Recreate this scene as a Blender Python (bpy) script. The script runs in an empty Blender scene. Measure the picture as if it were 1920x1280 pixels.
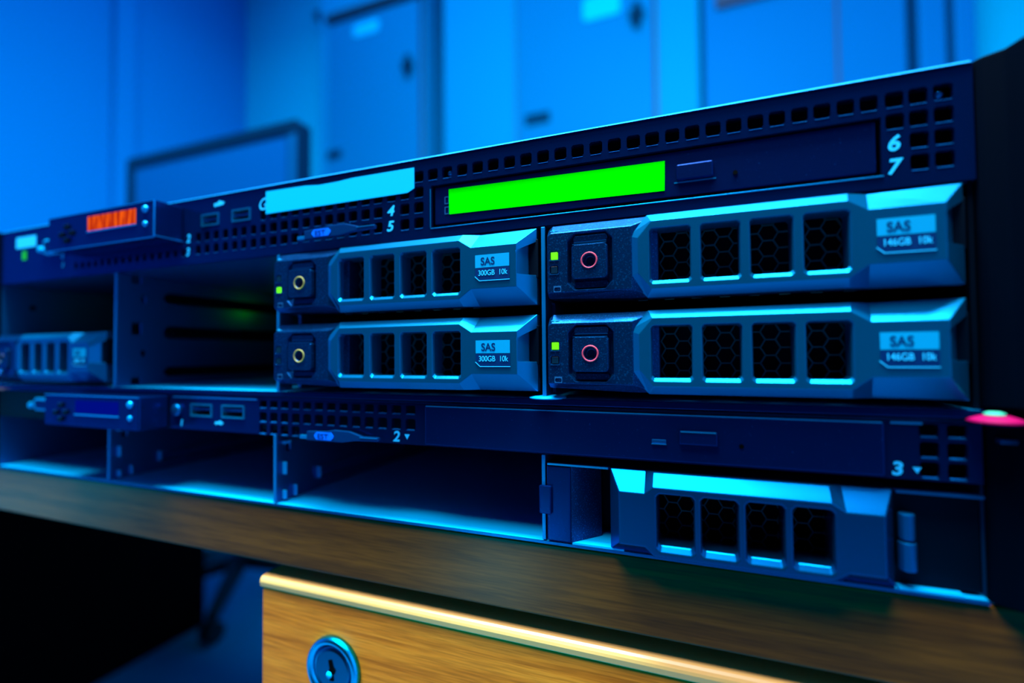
import bpy, bmesh, math, random
from mathutils import Vector, Matrix
random.seed(4)
MM = 0.001
scene = bpy.context.scene
COL = scene.collection

# ------------------------------------------------------------------ camera
cam_d = bpy.data.cameras.new('camera')
cam = bpy.data.objects.new('camera', cam_d)
COL.objects.link(cam)
scene.camera = cam
CX, CY, CZ = 366.564, -148.049, 60.28
yaw, pitch, roll = 0.36788, 0.02605, -0.00833
fw = Vector((-math.sin(yaw) * math.cos(pitch), math.cos(yaw) * math.cos(pitch), math.sin(pitch)))
rt = Vector((math.cos(yaw), math.sin(yaw), 0))
up = rt.cross(fw)
r2 = math.cos(roll) * rt + math.sin(roll) * up
u2 = -math.sin(roll) * rt + math.cos(roll) * up
rot = Matrix((r2, u2, -fw)).transposed()
cam.matrix_world = Matrix.Translation(Vector((CX, CY, CZ)) * MM) @ rot.to_4x4()
cam_d.sensor_width = 36
cam_d.lens = 903.13 / 1920 * 36
cam_d.clip_start = 0.005
cam_d.clip_end = 50
cam_d.dof.use_dof = True
cam_d.dof.focus_distance = 0.152
cam_d.dof.aperture_fstop = 4.0

# ------------------------------------------------------------------ world, lights, exposure
w = bpy.data.worlds.new('world')
scene.world = w
w.use_nodes = True
w.node_tree.nodes['Background'].inputs[0].default_value = (0.0, 0.10, 0.32, 1)
w.node_tree.nodes['Background'].inputs[1].default_value = 0.035
scene.view_settings.view_transform = 'Standard'
scene.view_settings.look = 'None'
scene.view_settings.exposure = 0.0
scene.view_settings.gamma = 1.0


def area(name, loc, tgt, sx, sy, power, color):
    d = bpy.data.lights.new(name, 'AREA')
    d.shape = 'RECTANGLE'
    d.size, d.size_y, d.energy, d.color = sx, sy, power, color
    o = bpy.data.objects.new(name, d)
    COL.objects.link(o)
    l = Vector(loc) * MM
    o.location = l
    o.rotation_euler = (Vector(tgt) * MM - l).to_track_quat('-Z', 'Y').to_euler()
    return o


def spot(name, loc, tgt, angle, blend, power, color, radius=0.02):
    d = bpy.data.lights.new(name, 'SPOT')
    d.spot_size, d.spot_blend, d.energy, d.color, d.shadow_soft_size = math.radians(angle), blend, power, color, radius
    o = bpy.data.objects.new(name, d)
    COL.objects.link(o)
    l = Vector(loc) * MM
    o.location = l
    o.rotation_euler = (Vector(tgt) * MM - l).to_track_quat('-Z', 'Y').to_euler()
    return o


area('ceiling_key_light', (120, -520, 1500), (220, 0, 60), 0.6, 0.45, 38, (0.90, 0.84, 1.0))
area('overhead_light', (250, -190, 1800), (250, -10, 0), 1.3, 0.22, 170, (0.50, 0.82, 1.0))
area('room_ceiling_light', (-500, 1000, 2250), (-500, 1600, 0), 2.4, 0.8, 30, (0.0, 0.56, 1.0))
spot('wall_fill_spot', (300, -1700, 1900), (-2300, 1200, -150), 46, 1.0, 170, (0.0, 0.52, 1.0), 0.2)  # added fill from behind the camera, brightens the lower left wall
spot('side_wall_fill_spot', (600, -1900, 1900), (-2250, -900, 300), 60, 1.0, 120, (0.0, 0.60, 1.0), 0.2)  # added fill, lights the near left wall so the desk edge reflects it
spot('desk_edge_fill_spot', (118, -444, -216), (304, 0, -14), 8.5, 0.7, 2.6, (0.0, 0.75, 1.0), 0.03)  # added narrow spot, makes the teal patch on the desk edge
spot('low_left_fill_spot', (-898, -444, -240), (40, 0, -22), 10, 0.8, 3.4, (0.0, 0.75, 1.0), 0.10)  # added low spot out of view, tints the left desk edge blue

# ------------------------------------------------------------------ materials


def mat(name, color, rough=0.5, metal=0.0, spec=0.5, emit=None, emit_s=1.0, tint=None, bump=None, coat=0.0):
    m = bpy.data.materials.new(name)
    m.use_nodes = True
    nt = m.node_tree
    b = nt.nodes['Principled BSDF']
    b.inputs['Base Color'].default_value = (*color, 1)
    b.inputs['Roughness'].default_value = rough
    b.inputs['Metallic'].default_value = metal
    b.inputs['Specular IOR Level'].default_value = spec
    if tint:
        b.inputs['Specular Tint'].default_value = (*tint, 1)
    if emit:
        b.inputs['Emission Color'].default_value = (*emit, 1)
        b.inputs['Emission Strength'].default_value = emit_s
    if bump:
        sc, st = bump
        tc = nt.nodes.new('ShaderNodeTexCoord')
        n = nt.nodes.new('ShaderNodeTexNoise')
        n.inputs['Scale'].default_value = sc
        n.inputs['Detail'].default_value = 4
        bp = nt.nodes.new('ShaderNodeBump')
        bp.inputs['Strength'].default_value = st
        bp.inputs['Distance'].default_value = 0.0003
        nt.links.new(tc.outputs['Object'], n.inputs['Vector'])
        nt.links.new(n.outputs['Fac'], bp.inputs['Height'])
        nt.links.new(bp.outputs['Normal'], b.inputs['Normal'])
    return m


def dusty(name, color, dust, rough=0.4, metal=0.0, scale=900, tint=(0, .5, 1), lo=.62, hi=.72, spec=.5):
    m = mat(name, color, rough, metal, tint=tint, spec=spec)
    nt = m.node_tree
    b = nt.nodes['Principled BSDF']
    tc = nt.nodes.new('ShaderNodeTexCoord')
    n = nt.nodes.new('ShaderNodeTexNoise')
    n.inputs['Scale'].default_value = scale
    n.inputs['Detail'].default_value = 3
    r = nt.nodes.new('ShaderNodeValToRGB')
    r.color_ramp.elements[0].position = lo
    r.color_ramp.elements[0].color = (*color, 1)
    r.color_ramp.elements[1].position = hi
    r.color_ramp.elements[1].color = (*dust, 1)
    nt.links.new(tc.outputs['Object'], n.inputs['Vector'])
    nt.links.new(n.outputs['Fac'], r.inputs['Fac'])
    nt.links.new(r.outputs['Color'], b.inputs['Base Color'])
    bp = nt.nodes.new('ShaderNodeBump')
    bp.inputs['Strength'].default_value = 0.25
    bp.inputs['Distance'].default_value = 0.0001
    nt.links.new(n.outputs['Fac'], bp.inputs['Height'])
    nt.links.new(bp.outputs['Normal'], b.inputs['Normal'])
    return m


def wood(name, c1, c2, c3, scale=1.0, rough=0.35, tint=(0.3, .9, 1)):
    m = mat(name, c1, rough, tint=tint, spec=0.25)
    nt = m.node_tree
    b = nt.nodes['Principled BSDF']
    tc = nt.nodes.new('ShaderNodeTexCoord')
    mp = nt.nodes.new('ShaderNodeMapping')
    mp.inputs['Scale'].default_value = (7 * scale, 60 * scale, 210 * scale)
    mp.inputs['Rotation'].default_value = (0, math.radians(2.2), 0)
    n = nt.nodes.new('ShaderNodeTexNoise')
    n.inputs['Scale'].default_value = 1.0
    n.inputs['Detail'].default_value = 5
    n.inputs['Roughness'].default_value = 0.62
    n.inputs['Distortion'].default_value = 0.6
    mp2 = nt.nodes.new('ShaderNodeMapping')
    mp2.inputs['Scale'].default_value = (70 * scale, 300 * scale, 1500 * scale)
    n2 = nt.nodes.new('ShaderNodeTexNoise')
    n2.inputs['Scale'].default_value = 1.0
    n2.inputs['Detail'].default_value = 3
    r = nt.nodes.new('ShaderNodeValToRGB')
    e = r.color_ramp.elements
    e[0].position, e[0].color = 0.34, (*c2, 1)
    e[1].position, e[1].color = 0.66, (*c3, 1)
    x = e.new(0.5)
    x.color = (*c1, 1)
    mx = nt.nodes.new('ShaderNodeMix')
    mx.data_type = 'RGBA'
    mx.blend_type = 'MULTIPLY'
    mx.inputs['Factor'].default_value = 0.55
    r2_ = nt.nodes.new('ShaderNodeValToRGB')
    r2_.color_ramp.elements[0].position, r2_.color_ramp.elements[0].color = 0.35, (.45, .40, .35, 1)
    r2_.color_ramp.elements[1].position, r2_.color_ramp.elements[1].color = 0.6, (1, 1, 1, 1)
    L = nt.links.new
    L(tc.outputs['Object'], mp.inputs['Vector'])
    L(mp.outputs['Vector'], n.inputs['Vector'])
    L(tc.outputs['Object'], mp2.inputs['Vector'])
    L(mp2.outputs['Vector'], n2.inputs['Vector'])
    L(n.outputs['Fac'], r.inputs['Fac'])
    L(n2.outputs['Fac'], r2_.inputs['Fac'])
    L(r.outputs['Color'], mx.inputs['A'])
    L(r2_.outputs['Color'], mx.inputs['B'])
    L(mx.outputs['Result'], b.inputs['Base Color'])
    bp = nt.nodes.new('ShaderNodeBump')
    bp.inputs['Strength'].default_value = 0.15
    bp.inputs['Distance'].default_value = 0.0002
    L(n.outputs['Fac'], bp.inputs['Height'])
    L(bp.outputs['Normal'], b.inputs['Normal'])
    return m


BT = (0.0, 0.38, 0.8)
M = {
    'panel': dusty('dark_blue_coated_metal', (0.0, 0.018, 0.105), (0.0, .04, .18), 0.22, 0.7, 1400, BT, .66, .75, spec=.5),
    'drive_face': dusty('navy_plastic', (0.0, 0.011, 0.080), (0.0, .04, .18), 0.30, 0.6, 1500, BT, .68, .76, spec=.5),
    'steel': mat('galvanised_steel', (0.0, .45, .85), 0.42, .35, tint=BT, bump=(300, .08)),
    'steel_dark': mat('dull_steel', (0.0, .11, .30), 0.40, 0.85, tint=BT),
    'dark': mat('black_steel', (0.0, .002, .006), 0.6, 0.0, spec=.2, tint=BT),
    'bezel': dusty('speckled_black_plastic', (0.0, 0.030, 0.105), (0.0, .10, .28), 0.33, 0.7, 2600, BT, .56, .68),
    'bezel_black': mat('black_ear_plastic', (0.0, .0015, .005), 0.8, spec=.03, tint=BT),
    'handle': mat('satin_silver_plastic', (0.0, .15, .32), 0.31, 0.75, tint=BT, bump=(1500, .05)),
    'handle_dark': mat('dark_silver_plastic', (0.0, .07, .20), 0.27, 0.85, tint=BT),
    'cap_edge': mat('bright_metal_edge', (0.0, .40, .80), 0.3, 0.8, tint=BT),
    'cyan': mat('cyan_sticker', (0.0, .54, .90), 0.6, spec=0.1, tint=BT),
    'green': mat('green_sticker', (0.0, 1.0, 0.0), 0.8, spec=0.0),
    'plate_hi': mat('light_blue_label', (0.0, .34, .58), 0.5, spec=.3, tint=BT),
    'plate_lo': mat('navy_label', (0.0, .022, .10), 0.5, spec=.3, tint=BT),
    'print': mat('pale_print', (0.02, .62, 1.0), 0.6, spec=.1, tint=BT),
    'print_dim': mat('grey_print', (0.01, .10, .24), 0.6, spec=.1, tint=BT),
    'est': mat('blue_tag_label', (0.0, .16, .95), 0.5, spec=.2, tint=BT),
    'usb': mat('usb_shell', (0.0, .42, .62), 0.3, .9),
    'button': mat('pale_button', (0.0, .35, .75), 0.25, .5, tint=BT),
    'ring_red': mat('coral_ring', (.60, .06, .10), 0.5, spec=.2),
    'ring_yellow': mat('yellow_ring', (.36, .30, .07), 0.5, spec=.2),
    'led_on': mat('lit_green_led', (.05, .6, 0), 0.4, emit=(.14, 1.0, 0.0), emit_s=1.15),
    'led_soft': mat('faint_green_led', (.0, .2, 0), 0.4, emit=(.02, 1.0, 0.0), emit_s=.30),
    'led_off': mat('unlit_led', (.0, .02, .04), 0.3),
    'lcd_blue': mat('blue_lcd', (.0, .0, .004), 0.6, spec=0, emit=(.0, .004, .22), emit_s=1),
    'hex': mat('hex_mesh_steel', (.02, .13, .15), 0.5, .3, tint=BT),
    'lip': mat('lit_hole_edge', (0.0, .20, .62), 0.38, .6, tint=BT),  # paler than the panel: catch-light on the hole lips is in the colour
    'edge_steel': mat('sheet_edge_steel', (0.0, .22, .52), 0.4, .5, tint=BT),
    'tag': mat('tag_plastic', (0.0, .05, .18), 0.35, .6, tint=BT),
    'pcb': mat('green_board', (.0, .02, .01), 0.5),
    'pink': mat('pink_rubber', (.34, .0, .06), 0.6, spec=.1),
    'mint': mat('mint_rubber', (.05, .45, .25), 0.6, spec=.2),
    'wood': wood('desk_wood', (.115, .045, .003), (.060, .022, .0015), (.145, .056, .004), 1.0, 0.36, (0, .6, .7)),
    'wood_drawer': wood('drawer_wood', (.80, .235, .012), (.52, .13, .005), (.92, .31, .02), 1.0, 0.45, (.6, .6, .3)),
    'wood_edge': mat('drawer_edge_lit', (.85, .50, .13), 0.28, tint=(.5, 1, 1), spec=.6),  # colour raised to carry the highlight along the drawer's top edge
    'black': mat('matt_black_laminate', (0.0, .0005, .001), 0.9, spec=.05),
    'lock': mat('lock_metal', (.0, .50, .80), 0.25, 1.0),
    'lock_in': mat('lock_core', (.0, .16, .30), 0.3, 1.0),
    'mon': mat('monitor_plastic', (0.0, .010, .030), 0.35, tint=BT),
    'mon_edge': mat('monitor_rim', (0.0, .05, .16), 0.3, tint=BT),
    'scr': mat('monitor_glass', (0.0, .05, .19), 0.22, tint=BT),
    'wall': mat('blue_wall_paint', (0.0, .19, .52), 0.8, spec=.1, tint=BT),
    'wall_back': mat('blue_wall_paint_lit', (0.0, .40, .66), 0.8, spec=.1, tint=BT),  # lighter copy of the wall paint, stands in for stronger light on this wall
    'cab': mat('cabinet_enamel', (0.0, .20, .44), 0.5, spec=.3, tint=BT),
    'cab_dim': mat('cabinet_enamel_shaded', (0.0, .11, .33), 0.5, spec=.3, tint=BT),  # darker copy of the cabinet enamel, offsets strong light at the right
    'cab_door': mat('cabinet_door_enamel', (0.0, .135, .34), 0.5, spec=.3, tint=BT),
    'cab_gap': mat('cabinet_gasket', (0.0, .02, .07), 0.7),
    'cab_black': mat('black_handle', (0.0, .004, .02), 0.5, tint=BT),
    'cab_label': mat('white_enamel_label', (0.0, .42, .75), 0.4, tint=BT),
    'floor': mat('blue_floor_vinyl', (0.0, .22, .36), 0.5, tint=BT),
    'ceil': mat('ceiling_paint', (0.0, .30, .80), 0.9),
    'chair': mat('chair_plastic', (0.0, .001, .003), 0.6),
    'chair_metal': mat('chair_column', (0.0, .05, .12), 0.4, .5),
}


def lcd_material():
    m = mat('orange_lcd', (.01, .0, 0), 0.6, spec=0)
    nt = m.node_tree
    b = nt.nodes['Principled BSDF']
    tc = nt.nodes.new('ShaderNodeTexCoord')
    mp = nt.nodes.new('ShaderNodeMapping')
    mp.inputs['Scale'].default_value = (520, 0, 90)
    n = nt.nodes.new('ShaderNodeTexNoise')
    n.inputs['Scale'].default_value = 1
    n.inputs['Detail'].default_value = 1
    r = nt.nodes.new('ShaderNodeValToRGB')
    e = r.color_ramp.elements
    e[0].position, e[0].color = .45, (.45, .018, .006, 1)
    e[1].position, e[1].color = .60, (1.0, .12, .006, 1)
    nt.links.new(tc.outputs['Object'], mp.inputs['Vector'])
    nt.links.new(mp.outputs['Vector'], n.inputs['Vector'])
    nt.links.new(n.outputs['Fac'], r.inputs['Fac'])
    nt.links.new(r.outputs['Color'], b.inputs['Emission Color'])
    b.inputs['Emission Strength'].default_value = 1.0
    return m


M['lcd'] = lcd_material()

# ------------------------------------------------------------------ mesh helpers (all coordinates in millimetres)


class MB:
    """collects shapes given in mm; build() links them as one mesh object, relative to origin O"""

    def __init__(s, O=(0, 0, 0)):
        s.bm = bmesh.new()
        s.O = Vector(O)

    def v(s, p):
        return s.bm.verts.new((Vector(p) - s.O) * MM)

    def box(s, x0, x1, y0, y1, z0, z1):
        vs = [s.v((x, y, z)) for x in (x0, x1) for y in (y0, y1) for z in (z0, z1)]
        for f in ((0, 1, 3, 2), (4, 6, 7, 5), (0, 4, 5, 1), (2, 3, 7, 6), (0, 2, 6, 4), (1, 5, 7, 3)):
            s.bm.faces.new([vs[i] for i in f])
        return s

    def prism(s, pts, a0, a1, axis='y'):
        """polygon extruded along an axis; pts are (x,z) for y, (x,y) for z, (y,z) for x"""
        def P(p, a):
            if axis == 'y':
                return (p[0], a, p[1])
            if axis == 'z':
                return (p[0], p[1], a)
            return (a, p[0], p[1])
        A = [s.v(P(p, a0)) for p in pts]
        B = [s.v(P(p, a1)) for p in pts]
        s.bm.faces.new(A)
        s.bm.faces.new(B[::-1])
        n = len(pts)
        for i in range(n):
            s.bm.faces.new((A[i], B[i], B[(i + 1) % n], A[(i + 1) % n]))
        return s

    def loop(s, pts3):
        vs = [s.v(p) for p in pts3]
        es = [s.bm.edges.new((vs[i], vs[(i + 1) % len(vs)])) for i in range(len(vs))]
        return vs, es

    def bridge(s, a, b):
        n = len(a)
        for i in range(n):
            s.bm.faces.new((a[i], a[(i + 1) % n], b[(i + 1) % n], b[i]))

    def fill(s, edges):
        bmesh.ops.triangle_fill(s.bm, use_beauty=True, use_dissolve=True, edges=edges)

    def cyl(s, c, r, a0, a1, axis='y', n=24, r1=None):
        r1 = r if r1 is None else r1
        A, B = [], []
        for i in range(n):
            t = 2 * math.pi * i / n
            for (L, rr, a) in ((A, r, a0), (B, r1, a1)):
                p, q = rr * math.cos(t), rr * math.sin(t)
                L.append(s.v((c[0] + p, a, c[1] + q) if axis == 'y' else
                             (c[0] + p, c[1] + q, a) if axis == 'z' else (a, c[0] + p, c[1] + q)))
        s.bm.faces.new(A)
        s.bm.faces.new(B[::-1])
        s.bridge(A, B)
        return s

    def lathe(s, c, prof, axis='y', n=32):
        """prof: list of (radius, offset along the axis)"""
        rings = []
        for (r, a) in prof:
            R_ = []
            for i in range(n):
                t = 2 * math.pi * i / n
                p, q = r * math.cos(t), r * math.sin(t)
                R_.append(s.v((c[0] + p, c[1] + a, c[2] + q) if axis == 'y' else (c[0] + p, c[1] + q, c[2] + a)))
            rings.append(R_)
        for a, b in zip(rings, rings[1:]):
            s.bridge(a, b)
        s.bm.faces.new(rings[0])
        s.bm.faces.new(rings[-1][::-1])
        return s

    def plate(s, x0, x1, z0, z1, holes, y0, y1, c=0.6, axis='y', fix=0):
        """rectangular plate with rectangular holes whose corners are cut; holes = (x0,x1,z0,z1[,corner])
        axis 'y': plate in XZ between y0 and y1. axis 'x': plate in YZ (first pair is y) between x=y0 and x=y1"""
        hs = [(h[0], h[1], h[2], h[3], (h[4] if len(h) > 4 else c)) for h in holes]
        X, Z = {x0, x1}, {z0, z1}
        for a, b, d, e, k in hs:
            X |= {a, b, a + k, b - k} if k > 0 else {a, b}
            Z |= {d, e, d + k, e - k} if k > 0 else {d, e}
        X = sorted(round(t, 3) for t in X if x0 <= t <= x1)
        Z = sorted(round(t, 3) for t in Z if z0 <= t <= z1)
        X = [t for i, t in enumerate(X) if i == 0 or t - X[i - 1] > 1e-3]
        Z = [t for i, t in enumerate(Z) if i == 0 or t - Z[i - 1] > 1e-3]
        cache = {}

        def V(x, z):
            if (x, z) not in cache:
                cache[(x, z)] = s.v((x, y0, z) if axis == 'y' else (y0, x, z))
            return cache[(x, z)]
        faces = []
        for i in range(len(X) - 1):
            for j in range(len(Z) - 1):
                a, b, d, e = X[i], X[i + 1], Z[j], Z[j + 1]
                mx, mz = (a + b) / 2, (d + e) / 2
                q = [(a, d), (b, d), (b, e), (a, e)]
                tri = None
                inside = False
                for (h0, h1, g0, g1, k) in hs:
                    if h0 < mx < h1 and g0 < mz < g1:
                        inside = True
                        if k > 0:
                            L_, R_, D_, U_ = mx < h0 + k, mx > h1 - k, mz < g0 + k, mz > g1 - k
                            if L_ and D_:
                                tri = [q[0], q[1], q[3]]
                            elif R_ and D_:
                                tri = [q[1], q[2], q[0]]
                            elif R_ and U_:
                                tri = [q[2], q[3], q[1]]
                            elif L_ and U_:
                                tri = [q[3], q[0], q[2]]
                        break
                if inside and tri is None:
                    continue
                faces.append(s.bm.faces.new([V(*t) for t in (tri or q)]))
        r = bmesh.ops.extrude_face_region(s.bm, geom=faces, use_keep_orig=True)
        d = Vector((0, (y1 - y0) * MM, 0)) if axis == 'y' else Vector(((y1 - y0) * MM, 0, 0))
        for g in r['geom']:
            if isinstance(g, bmesh.types.BMVert):
                g.co += d
        return s

    def build(s, name, m, parent=None, bevel=0.0, seg=2, smooth=False, label=None):
        bmesh.ops.recalc_face_normals(s.bm, faces=s.bm.faces)
        me = bpy.data.meshes.new(name)
        s.bm.to_mesh(me)
        s.bm.free()
        o = bpy.data.objects.new(name, me)
        me.materials.append(M[m] if isinstance(m, str) else m)
        COL.objects.link(o)
        if parent is not None:
            o.parent = parent
        else:
            o.location = s.O * MM
        if smooth:
            for p in me.polygons:
                p.use_smooth = True
        if bevel > 0:
            b = o.modifiers.new('bevel', 'BEVEL')
            b.width = bevel * MM
            b.segments = seg
            b.limit_method = 'ANGLE'
            b.angle_limit = math.radians(28)
            b.harden_normals = False
        if label:
            o['label'] = label
        return o


def thing(name, label, cat, loc=(0, 0, 0), group=None, scale=None):
    o = bpy.data.objects.new(name, None)
    COL.objects.link(o)
    o.empty_display_size = 0.02
    o.location = Vector(loc) * MM
    if scale:
        o.scale = scale
    tag(o, label, cat, group)
    return o


def tag(o, label, cat, group=None):
    o['label'], o['category'] = label, cat
    if group:
        o['group'] = group
    return o


def struct(o):
    o['kind'] = 'structure'
    return o


def text(name, s, x, y, z, size, m, parent, O=(0, 0, 0), sx=1.0, shear=0.0, weight=0.0, label=None):
    """printed text standing in the XZ plane, x/z = lower left corner (mm)"""
    c = bpy.data.curves.new(name, 'FONT')
    c.body = s
    c.size = size * MM
    c.extrude = 0.03 * MM
    c.offset = weight * MM
    c.shear = shear
    t = bpy.data.objects.new(name + '_src', c)
    COL.objects.link(t)
    bpy.context.view_layer.update()
    me = bpy.data.meshes.new_from_object(t.evaluated_get(bpy.context.evaluated_depsgraph_get()))
    bpy.data.objects.remove(t)
    bpy.data.curves.remove(c)
    me.name = name
    me.transform(Matrix.Diagonal((sx, 1, 1, 1)))
    me.transform(Matrix.Rotation(math.pi / 2, 4, 'X'))
    me.transform(Matrix.Translation((Vector((x, y, z)) - Vector(O)) * MM))
    me.materials.clear()
    me.materials.append(M[m])
    o = bpy.data.objects.new(name, me)
    COL.objects.link(o)
    o.parent = parent
    if label:
        o['label'] = label
    return o


def octo(x0, x1, z0, z1, c):
    return [(x0 + c, z0), (x1 - c, z0), (x1, z0 + c), (x1, z1 - c), (x1 - c, z1), (x0 + c, z1), (x0, z1 - c), (x0, z0 + c)]


# ------------------------------------------------------------------ the room
FL = -750
b = MB().box(-2361, 1900, -2600, 2150, FL - 40, FL)
struct(b.build('floor', 'floor'))
b = MB().box(-2361, 1900, -2600, 2150, 2400, 2440)
struct(b.build('ceiling', 'ceil'))
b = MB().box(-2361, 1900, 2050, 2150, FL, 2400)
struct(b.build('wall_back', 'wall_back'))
b = MB().box(-2361, -2261, -2600, 2050, FL, 2400)
struct(b.build('wall_left', 'wall'))
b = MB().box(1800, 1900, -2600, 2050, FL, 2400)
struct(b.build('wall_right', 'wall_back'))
b = MB().box(-2261, -2215, 1300, 1392, FL, 2400)
struct(b.build('trim_1', 'wall', bevel=8))
b = MB().box(-2261, -2241, 1393, 2050, FL, FL + 90)
b.box(-2261, -2241, -1000, 1299, FL, FL + 90)
struct(b.build('baseboard_left', 'cab_gap'))
b = MB().box(-2240, -1460, 2035, 2050, FL, FL + 90)
struct(b.build('baseboard_back', 'cab_gap'))


def cabinet(label, x0, x1, z1, door=None, handle=None, plate=None, vent=None, seam=None, y=1800, screen=None, paint='cab'):
    t = thing('electrical_cabinet', label, 'cabinet', (x0, y, FL), 'grey steel cabinets along the back wall')
    O = (x0, y, FL)
    MB(O).box(x0, x1, y, 2048, FL, z1).build('cabinet_body', paint, t, bevel=6)
    if door:
        a, c, zt = door
        MB(O).box(a - 9, c + 9, y - 5, y - 0.5, FL + 90, zt + 16).build('door_gasket', 'cab_gap', t)
        MB(O).box(a - 14, c + 14, y - 42, y - 0.5, zt + 17, zt + 52).build('shade_strip', 'cab_gap', t, bevel=5)  # dark strip added as the frame's shadow above the door
        d = MB(O).box(a, c, y - 26, y - 6, FL + 100, zt).build('door', 'cab_door', t, bevel=5)
        if handle:
            hx, hz = handle
            MB(O).lathe((hx, y - 52, hz), [(5, 0), (24, 2), (29, 8), (29, 18), (22, 25.5)], n=20).build('door_handle', 'cab_black', d, smooth=True).scale = (1, 1, 1.0)
            MB(O).box(hx - 13, hx + 13, y - 48, y - 27, hz - 52, hz + 50).build('handle_lever', 'cab_black', d, bevel=6)
        if plate:
            px, pz, pw, ph = plate
            MB(O).prism(octo(px - pw / 2, px + pw / 2, pz - ph / 2, pz + ph / 2, 12), y - 30, y - 26.5).build('name_plate', 'cab_label', d)
        if vent:
            vx, vz, vw, vh = vent
            q = MB(O)
            for k in range(3):
                q.box(vx - vw / 2, vx + vw / 2, y - 32, y - 26.5, vz - vh / 2 + k * vh / 3, vz - vh / 2 + (k + .72) * vh / 3)
            q.build('vent_grille', 'cab_black', d, bevel=3)
    if screen:
        a, c, e, f_ = screen
        MB(O).box(a, c, y - 14, y - 0.5, e, f_).build('dark_display', 'cab_gap', t, bevel=4)
    if seam:
        for sx_ in seam:
            MB(O).box(sx_ - 4, sx_ + 4, y - 3, y - 0.4, FL + 40, z1 - 20).build('panel_seam', 'cab_gap', t)
    return t


cabinet('blue-grey cabinet, black oval handle, pale plate high on its door, behind the monitor', -1443, -812, 2120,
        (-1362, -830, 1740), (-886, 1424), (-1130, 1668, 150, 60), (-1325, 1073, 90, 44))
cabinet('wide cabinet with a strip beside its door, small dark grille low on the door', -714, 392, 2120,
        (-345, 228, 2060), (164, 1390), (26, 1465, 150, 95), (-250, 1058, 110, 50))
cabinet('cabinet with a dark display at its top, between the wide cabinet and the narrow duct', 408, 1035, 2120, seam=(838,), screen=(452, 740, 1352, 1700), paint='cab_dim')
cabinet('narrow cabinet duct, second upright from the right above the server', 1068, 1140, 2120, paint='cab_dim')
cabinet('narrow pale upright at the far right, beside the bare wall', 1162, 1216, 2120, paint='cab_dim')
q = MB((-1640, 1990, 1940)).box(-1640, -1475, 1960, 2050, 1972, 2020)
tag(q.build('junction_box', 'cab_gap', bevel=6), 'dark junction box high on the wall left of the first cabinet', 'electrical box')

# ------------------------------------------------------------------ desk, pedestal, monitor, chair
t = thing('office_desk', 'wood-grained office desk carrying the two servers and the monitor', 'desk', (-300, 400, FL))
O = (-300, 400, FL)
MB(O).box(-1060, 620, 0.6, 900, -23.4, -0.1).build('desktop', 'wood', t, bevel=0.7)
MB(O).box(-1060, -1040, 22, 895, FL + 1, -23.6).build('side_panel', 'black', t, bevel=1)
MB(O).box(596, 616, 22, 895, FL + 1, -23.6).build('side_panel', 'black', t, bevel=1)

t = thing('desk_pedestal', 'wooden drawer pedestal with a round lock, under the desk', 'drawers', (420, 300, FL))
O = (420, 300, FL)
MB(O).box(203, 590, 22, 560, FL + 30, -30).build('cabinet_body', 'black', t, bevel=1)
d = MB(O).box(198.6, 592, 0.9, 20, -196, -31.4).build('drawer_front', 'wood_drawer', t, bevel=1.2, seg=3)
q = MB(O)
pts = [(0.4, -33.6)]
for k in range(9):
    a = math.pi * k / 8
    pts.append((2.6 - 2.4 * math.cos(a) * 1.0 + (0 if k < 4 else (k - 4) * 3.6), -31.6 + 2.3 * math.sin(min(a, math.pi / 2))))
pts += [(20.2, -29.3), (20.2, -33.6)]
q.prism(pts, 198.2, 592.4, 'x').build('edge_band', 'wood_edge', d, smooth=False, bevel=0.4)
d2 = MB(O).box(198.6, 592, 0.9, 20, -420, -200).build('drawer_front', 'wood_drawer', t, bevel=1.2, seg=3)
d3 = MB(O).box(198.6, 592, 0.9, 20, FL + 40, -424).build('drawer_front', 'wood_drawer', t, bevel=1.2, seg=3)
lx, lz = 236.2, -57.8
lk = MB(O).lathe((lx, 0, lz), [(12.0, 0.8), (12.0, -0.6), (11.5, -1.7), (10.6, -2.2), (9.6, -1.9), (8.9, -0.6), (8.7, 0.2), (3, 0.3)], n=48).build('lock_rim', 'lock', d, smooth=True)
q = MB(O).lathe((lx + .2, 0, lz), [(8.2, 0.6), (8.2, -0.5), (7.5, -1.2), (6.8, -1.25), (1, -1.25)], n=40)
q.build('lock_core', 'lock_in', d, smooth=True)
MB(O).prism([(lx - 1.2, lz + 3.6), (lx + .2, lz + 3.9), (lx + 1.0, lz + 1.4), (lx + 2.0, lz + .4), (lx + 1.6, lz - 1.0), (lx + .8, lz - 1.6),
             (lx + 1.2, lz - 3.6), (lx - .4, lz - 3.7), (lx - .5, lz - 1.8), (lx - 1.2, lz - .8), (lx - .6, lz + .8)], -1.6, -1.0).build('keyhole', 'black', d)
MB(O).lathe((lx - .7, 0, lz - 1.6), [(1.3, -1.3), (1.2, -1.9), (.5, -2.2)], n=16).build('lock_pin', 'cyan', d, smooth=True)

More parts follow.
